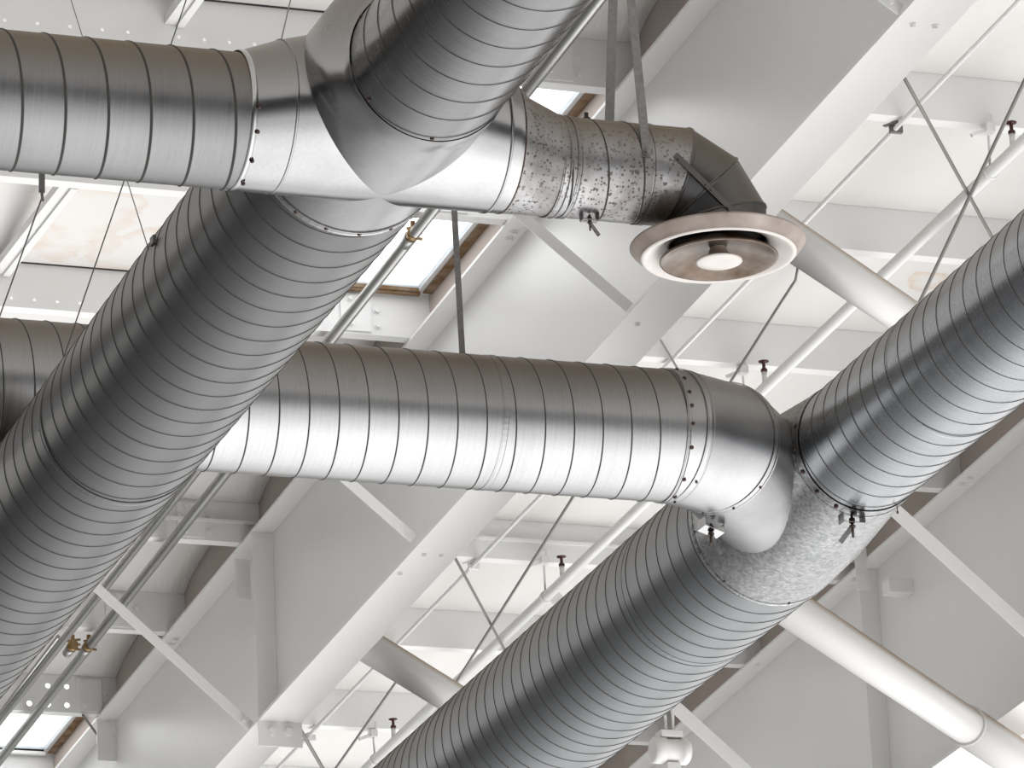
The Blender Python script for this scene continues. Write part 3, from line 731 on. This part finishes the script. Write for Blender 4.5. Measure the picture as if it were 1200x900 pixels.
obj('bent_rod', m, 'rod', None, label='grey rod with a bent hooked top just right of the diffuser', category='bracing rod')
a, b = at_roof(97 - 3, 838, .02), at_roof(115, 862, -.02)
rod((97, 838), (114, 861), .0, .008, 'short grey rod at the corner of the lower left skylight', 'rod')
# thin conduit and sprinkler pipe
pA, pBq = at_roof(1225, -31, .0), at_roof(300, 926, .0)
t = thing('conduit', (pA + pBq) / 2, 'thin white conduit clipped under the purlins beside the middle rafter', 'conduit')
m = MB(); m.tube([pA, pBq], .012, 12); obj('pipe_body', m, 'wpipe', t)
for q in ((1050, 152), (742, 470), (555, 664), (364, 865)):
    c = at_roof(*q, .0); m = MB(); m.box((c.x - .03, c.y - .012, c.z - .016), (c.x + .03, c.y + .012, c.z + .02)); m.bar(c + V((-.05, .02, .02)), c + V((-.01, -.05, .02)), .02, .006); obj('conduit_clip', m, 'strap' if q[0] in (1050,) else 'purl', t)
so = -.15; pA, pBq = at_roof(1240, 127, so), at_roof(420, 909, so); dS = (pBq - pA).normalized()
t = thing('sprinkler_pipe', (pA + pBq) / 2, 'white sprinkler pipe hung under the purlins between the rafters', 'pipe')
m = MB(); m.tube([pA, pBq], .029, 24); obj('pipe_body', m, 'wpipe', t)
where = ['near the right edge', 'above the gap beside the bright elbow', 'below the lower horizontal duct', 'near the bottom edge']
for i, (hx, hy, sx, sy) in enumerate(((1187, 147, 1161, 149), (897, 434, 873, 432), (660, 661, 640, 655), (462, 851, 440, 858))):
    # upright head: nipple rises from the pipe
    best = min(((pA + dS * s_) for s_ in [j * .02 for j in range(900)]), key=lambda c: abs(((c - CAM).dot(RT) / (c - CAM).dot(FW)) * F + CX - (hx - 0)))
    c = best; h = .17
    m = MB(); zz = c + V((0, 0, .085)); m.lathe(zz, [(.017, 0), (.017, .014), (.009, .02), (.008, .045), (.012, .05), (.026, .053), (.027, .057), (.0, .058)], 'z', 20); m.lathe(zz, [(.0, 0), (.017, 0)], 'z', 20); sh = obj('sprinkler_head', m, 'red', t, label='brown upright sprinkler head')
    m = MB(); m.tube([c + V((0, 0, .02)), c + V((0, 0, .085))], .0135, 16); obj('nipple', m, 'wpipe', sh, label='white threaded nipple')
    # pipe hanger from the purlin
    best = min(((pA + dS * s_) for s_ in [j * .02 for j in range(900)]), key=lambda c: abs(((c - CAM).dot(RT) / (c - CAM).dot(FW)) * F + CX - sx))
    c = best; yk = min(ROW, key=lambda v: abs(v - c.y)); tp_ = V((c.x, c.y, ztop(c.y) + .018))
    tp_ = at_roof(sx - 3, sy, .0)
    th = thing('pipe_hanger', tp_, 'small white rod hanger of the sprinkler pipe, ' + where[i], 'pipe hanger', 'pipe hangers')
    m = MB(); m.tube([c + V((0, 0, .03)), tp_], .006, 8); obj('rod', m, 'purl', th)
    m = MB(); m.box(tp_ - V((.022, .03, .03)), tp_ + V((.022, .03, .012))); m.bar(tp_ + V((-.02, 0, -.02)), tp_ + V((-.09, .0, -.05)), .02, .02); m.tube([tp_ + V((.012, -.02, 0)), tp_ + V((.012, -.02, .06))], .007, 8); obj('beam_clamp', m, 'purl', th, bevel=.003)
    m = MB(); ring = [[c + dS * w_ + V((rr * math.cos(a), 0, rr * math.sin(a))) for a in [2 * PI * k / 32 for k in range(32)]] for (w_, rr) in ((-.01, .030), (-.01, .035), (.01, .035), (.01, .030))]
    m.rings(ring); obj('pipe_loop', m, 'purl', th)

# ------------------------------------------------------------------ fly braces (L angles) from purlin down to the rafter's bottom flange
def angle(p, q, w, tt, mat, up, label):
    p, q = V(p), V(q); d = (q - p).normalized(); sd = d.cross(V(up)).normalized(); u = sd.cross(d)
    t = thing('fly_brace', (p + q) / 2, label, 'steel brace', 'rafter fly braces')
    m = MB(); m.bar(p, q, w, tt, up); m.bar(p + sd * w / 2 + u * w / 2, q + sd * w / 2 + u * w / 2, tt, w, up); obj('angle_bar', m, mat, t, bevel=.001)
    bolt(q - d * .05 - u * tt / 2, -u, t, .011, mat); return t
def fly(q1, slope, xr, label, w=.055, lenf=1.0, zbot=zbot):
    if xr == XB: zbot = zbotB
    e = at(*q1, x=xr + .01); e.z = zbot(e.y) + .03 if abs(e.z - zbot(e.y)) > .1 else e.z + .02
    # direction in the vertical plane across the bay whose picture slope is `slope`
    best = None
    for i in range(20, 90):
        a = math.radians(i); p = e + V((-math.cos(a), 0, math.sin(a)))
        c = p - CAM; u = F * c.dot(RT) / c.dot(FW) + CX; v = F * c.dot(DN) / c.dot(FW) + CY
        c = e - CAM; u0 = F * c.dot(RT) / c.dot(FW) + CX; v0 = F * c.dot(DN) / c.dot(FW) + CY
        s_ = abs((v0 - v) / (u0 - u) - slope)
        if best is None or s_ < best[0]: best = (s_, a)
    a = best[1]; h = ztop(e.y) + .03 - e.z; L_ = h / math.sin(a) * lenf
    return angle(e + V((-math.cos(a) * L_, 0, math.sin(a) * L_)), e, w, .005, 'steel', (0, 1, 0), label)
fly((738, 366), .87, XA, 'white angle brace against the grey rafter web, below the spotted duct')
fly((485, 636), .87, XA, 'short white angle brace showing just under the lower horizontal duct')
fly((294, 856), .907, XA, 'long white angle brace at lower left, crossing the pair of conduits')
fly((1056, 17), .75, XA, 'white angle brace end at the top edge beside the middle rafter')
fly((1245, 735), .90, XB, 'white angle brace at the right edge on the corner rafter web', .08, .74)
fly((962, 928), .90, XB, 'white angle brace at the bottom edge on the corner rafter web', .08)

# ------------------------------------------------------------------ chain hoist
hc = at(784, 880, x=XB - 1.2)
t = thing('chain_hoist', hc, 'small white chain hoist at the bottom edge, hanging beside the corner rafter', 'hoist')
m = MB(); m.lathe(hc, [(0, -.10), (.06, -.10), (.075, -.09), (.075, -.03), (.068, -.025), (.068, .06), (.075, .065), (.075, .10), (.06, .115), (0, .115)], 'x', 32); obj('hoist_body', m, 'wpipe', t)
m = MB(); m.box(hc + V((-.06, -.05, .07)), hc + V((.07, .05, .11))); obj('top_yoke', m, 'wpipe', t, bevel=.008)
m = MB(); m.box(hc + V((-.03, -.04, -.14)), hc + V((.05, .04, -.07))); obj('chain_guide', m, 'wpipe', t, bevel=.006)
zt = hc.z + .55; m = MB(); z = hc.z + .10; i = 0
while z < zt:
    m.bar(V((hc.x - .01, hc.y, z)), V((hc.x - .01, hc.y, z + .028)), .016 if i % 2 else .006, .006 if i % 2 else .016, (0, 1, 0)); z += .024; i += 1
obj('load_chain', m, 'wpipe', t)
m = MB(); m.tube([hc + V((.03, 0, .1)), hc + V((.035, 0, .2)), hc + V((.02, 0, .3)), hc + V((.02, 0, .55))], .008, 10); obj('cord', m, 'wpipe', t)

# ------------------------------------------------------------------ light: bright sky above, daylit floor below, dim walls and an added glow at the horizon
w = bpy.data.worlds.new('World'); bpy.context.scene.world = w; w.use_nodes = True; nt = w.node_tree
bg = nt.nodes['Background']; tc = nd(nt, 'ShaderNodeTexCoord'); sx = nd(nt, 'ShaderNodeSeparateXYZ'); nt.links.new(tc.outputs['Generated'], sx.inputs[0])
X_, Yn, Zn = sx.outputs
def sm(v, a, b, c, d):
    m = nd(nt, 'ShaderNodeMapRange', interpolation_type='SMOOTHSTEP'); nt.links.new(v, m.inputs[0])
    for i, q in zip((1, 2, 3, 4), (a, b, c, d)): m.inputs[i].default_value = q
    return m.outputs[0]
floor_ = mathn(nt, 'MULTIPLY', sm(Zn, -.08, -.42, 0, 1), sm(X_, -.5, .45, .16, 1))
floor_ = mathn(nt, 'MULTIPLY', floor_, sm(Zn, -.45, -.9, 1, 1.9))
floor_ = mathn(nt, 'MULTIPLY', floor_, sm(Yn, -1, .9, 1.1, .85))
sky_ = sm(Zn, .12, .35, 0, 1.5)
glow_ = mathn(nt, 'MULTIPLY', mathn(nt, 'MULTIPLY', sm(X_, .34, .46, 0, .75), sm(Yn, .45, .8, 0, 1)), sm(Zn, .3, .05, 0, 1))  # glow added low on one side to brighten the ducts' right edges
glow_ = mathn(nt, 'MULTIPLY', glow_, sm(Zn, -.4, -.25, 0, 1))
tot = mathn(nt, 'ADD', mathn(nt, 'ADD', mathn(nt, 'MAXIMUM', floor_, glow_), sky_), .045)
nt.links.new(mathn(nt, 'MULTIPLY', tot, 1.0), bg.inputs[1])
bg.inputs[0].default_value = (1, .99, .98, 1)

# ------------------------------------------------------------------ camera
cd = bpy.data.cameras.new('camera'); cam = bpy.data.objects.new('camera', cd); C.objects.link(cam)
cd.sensor_width = 36; cd.lens = F / 1200 * 36; cd.clip_end = 200
mw = Matrix(((RT.x, -DN.x, -FW.x, CAM.x), (RT.y, -DN.y, -FW.y, CAM.y), (RT.z, -DN.z, -FW.z, CAM.z), (0, 0, 0, 1)))
cam.matrix_world = mw
bpy.context.scene.camera = cam
vs = bpy.context.scene.view_settings
vs.view_transform = 'Standard'; vs.look = 'None'; vs.gamma = 1; vs.use_curve_mapping = False; vs.exposure = 0.92
